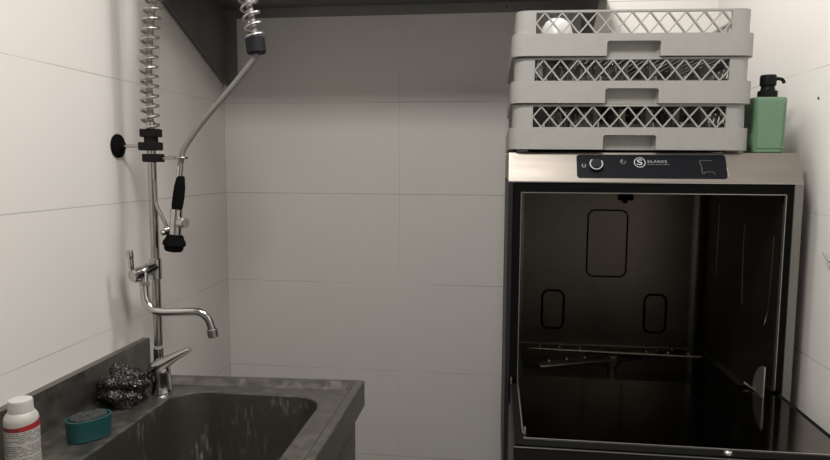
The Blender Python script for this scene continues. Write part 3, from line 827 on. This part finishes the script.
for (cx, rk), lab_ in words.items():
    lx = .018 + cell * (cx + .5 - (0 if rk else 0)) ; ly = .018 + cell * .52
    if rk == 1: lx = .018 + cell * (cx - .5 + (0 if cx < 3 else 0))
    lx = max(lx, .0505); ly = .0503
    px, py = rackpt(lx, ly)
    o = bpy.data.objects.new('drinking_glass', gm); COL.objects.link(o); o.location = (px + .0015 * rk, py, zr[rk] + .0106 + C); o.rotation_euler = (0, 0, ROT)
    tag(o, lab_, 'glass', 'upturned glasses in the racks')

# ------------------------------------------------------------------ green soap dispenser
sx, sy = .575, 1.512
t = thing('soap_dispenser', 'green square soap dispenser with black pump beside the rack stack', 'soap dispenser', (sx, sy, DT))
b = NB(); prev = None
for w, r, z in ((.058, .010, 0), (.064, .012, .0025), (.065, .012, .006), (.069, .012, .110), (.069, .012, .1150), (.0655, .012, .1185), (.03, .010, .1195)):
    lp = [b.verts.new((*p, DT + z)) for p in rrect(sx, sy, w, w, r, 6)]
    if prev:
        for i in range(len(lp)): b.faces.new((prev[i], prev[(i + 1) % len(lp)], lp[(i + 1) % len(lp)], lp[i]))
    else: b.faces.new(lp[::-1])
    prev = lp
b.faces.new(prev)
body = obj('bottle_body', b, M['green'], t, sharp=30)
b = NB(); 
lo = rrect(sx - .000, DT + .058, .056, .094, .004, 4); pts = [(p[0], sy - .0336, p[1]) for p in lo]
tube(b, pts + pts[:2], .0008, 6, cap=False); obj('face_ridge', b, M['green'], body)
b = NB(); lathe(b, [(0, .1190), (.0200, .1190), (.0200, .1335), (.0150, .1355), (.0135, .142), (.0135, .1440), (.0165, .146), (.0165, .1640), (.0150, .1680), (.008, .1690), (0, .1692)], (sx + .003, sy, DT), n=28); pump = obj('pump', b, M['black'], t)
b = NB(); tube(b, spline([(sx + .012, sy, DT + .1600), (sx + .024, sy - .002, DT + .1600), (sx + .031, sy - .003, DT + .1575), (sx + .0345, sy - .004, DT + .1500)], 5), .0036, 12); obj('spout', b, M['black'], pump)

# ------------------------------------------------------------------ lamp and camera
def lamp(LX, LY, sz, label, power):
    t = thing('ceiling_light', label, 'ceiling light', (LX, LY, CE - .03))
    h = sz / 2
    b = NB(); ring(b, rrect(LX, LY, sz + .04, sz + .04, .01), rrect(LX, LY, sz, sz, .01), CE - .03, CE - .0005); obj('frame', b, M['cap'], t)
    b = NB(); box(b, LX - h, LX + h, LY - h, LY + h, CE - .022, CE - .016); obj('diffuser', b, M['diffuser'], t)
    area('lamp_light', (LX, LY, CE - .035), (0, 0, 0), sz - .02, sz - .02, power, (1, .97, .935))
M['diffuser'] = emis('lamp_diffuser', (1, .96, .88), 2.0)
def area(name, loc, rot, sx_, sy_, power, col):
    l = bpy.data.lights.new(name, 'AREA'); l.shape = 'RECTANGLE'; l.size = sx_; l.size_y = sy_; l.energy = power; l.color = col
    o = bpy.data.objects.new(name, l); COL.objects.link(o); o.location = Vector(loc) + Vector((0, 0, C)); o.rotation_euler = rot; return o
lamp(-.10, .62, .36, 'larger square ceiling lamp, nearer the entrance', 18.5)
lamp(.10, 1.47, .26, 'smaller square ceiling lamp, above the front of the dishwasher', 11.5)

w = bpy.data.worlds.new('world'); sc.world = w; w.use_nodes = True
w.node_tree.nodes['Background'].inputs[0].default_value = (.95, .97, 1.0, 1); w.node_tree.nodes['Background'].inputs[1].default_value = .17

cd = bpy.data.cameras.new('camera'); cam = bpy.data.objects.new('camera', cd); COL.objects.link(cam)
F = Vector((-.1247, .9871, -.1001)); R_ = Vector((.992, .1258, .0048)); U = Vector((-.0173, .0987, .995))
mw = Matrix((R_, U, -F)).transposed().to_4x4(); 
q = mw.to_quaternion(); q.normalize()
cam.rotation_mode = 'QUATERNION'; cam.rotation_quaternion = q; cam.location = (0, 0, C)
cd.sensor_width = 36; cd.lens = 647.7 * 36 / 830; cd.clip_start = .02
sc.camera = cam
sc.view_settings.view_transform = 'Standard'; sc.view_settings.look = 'None'; sc.view_settings.gamma = 1
sc.view_settings.use_curve_mapping = False; sc.view_settings.exposure = 0.0
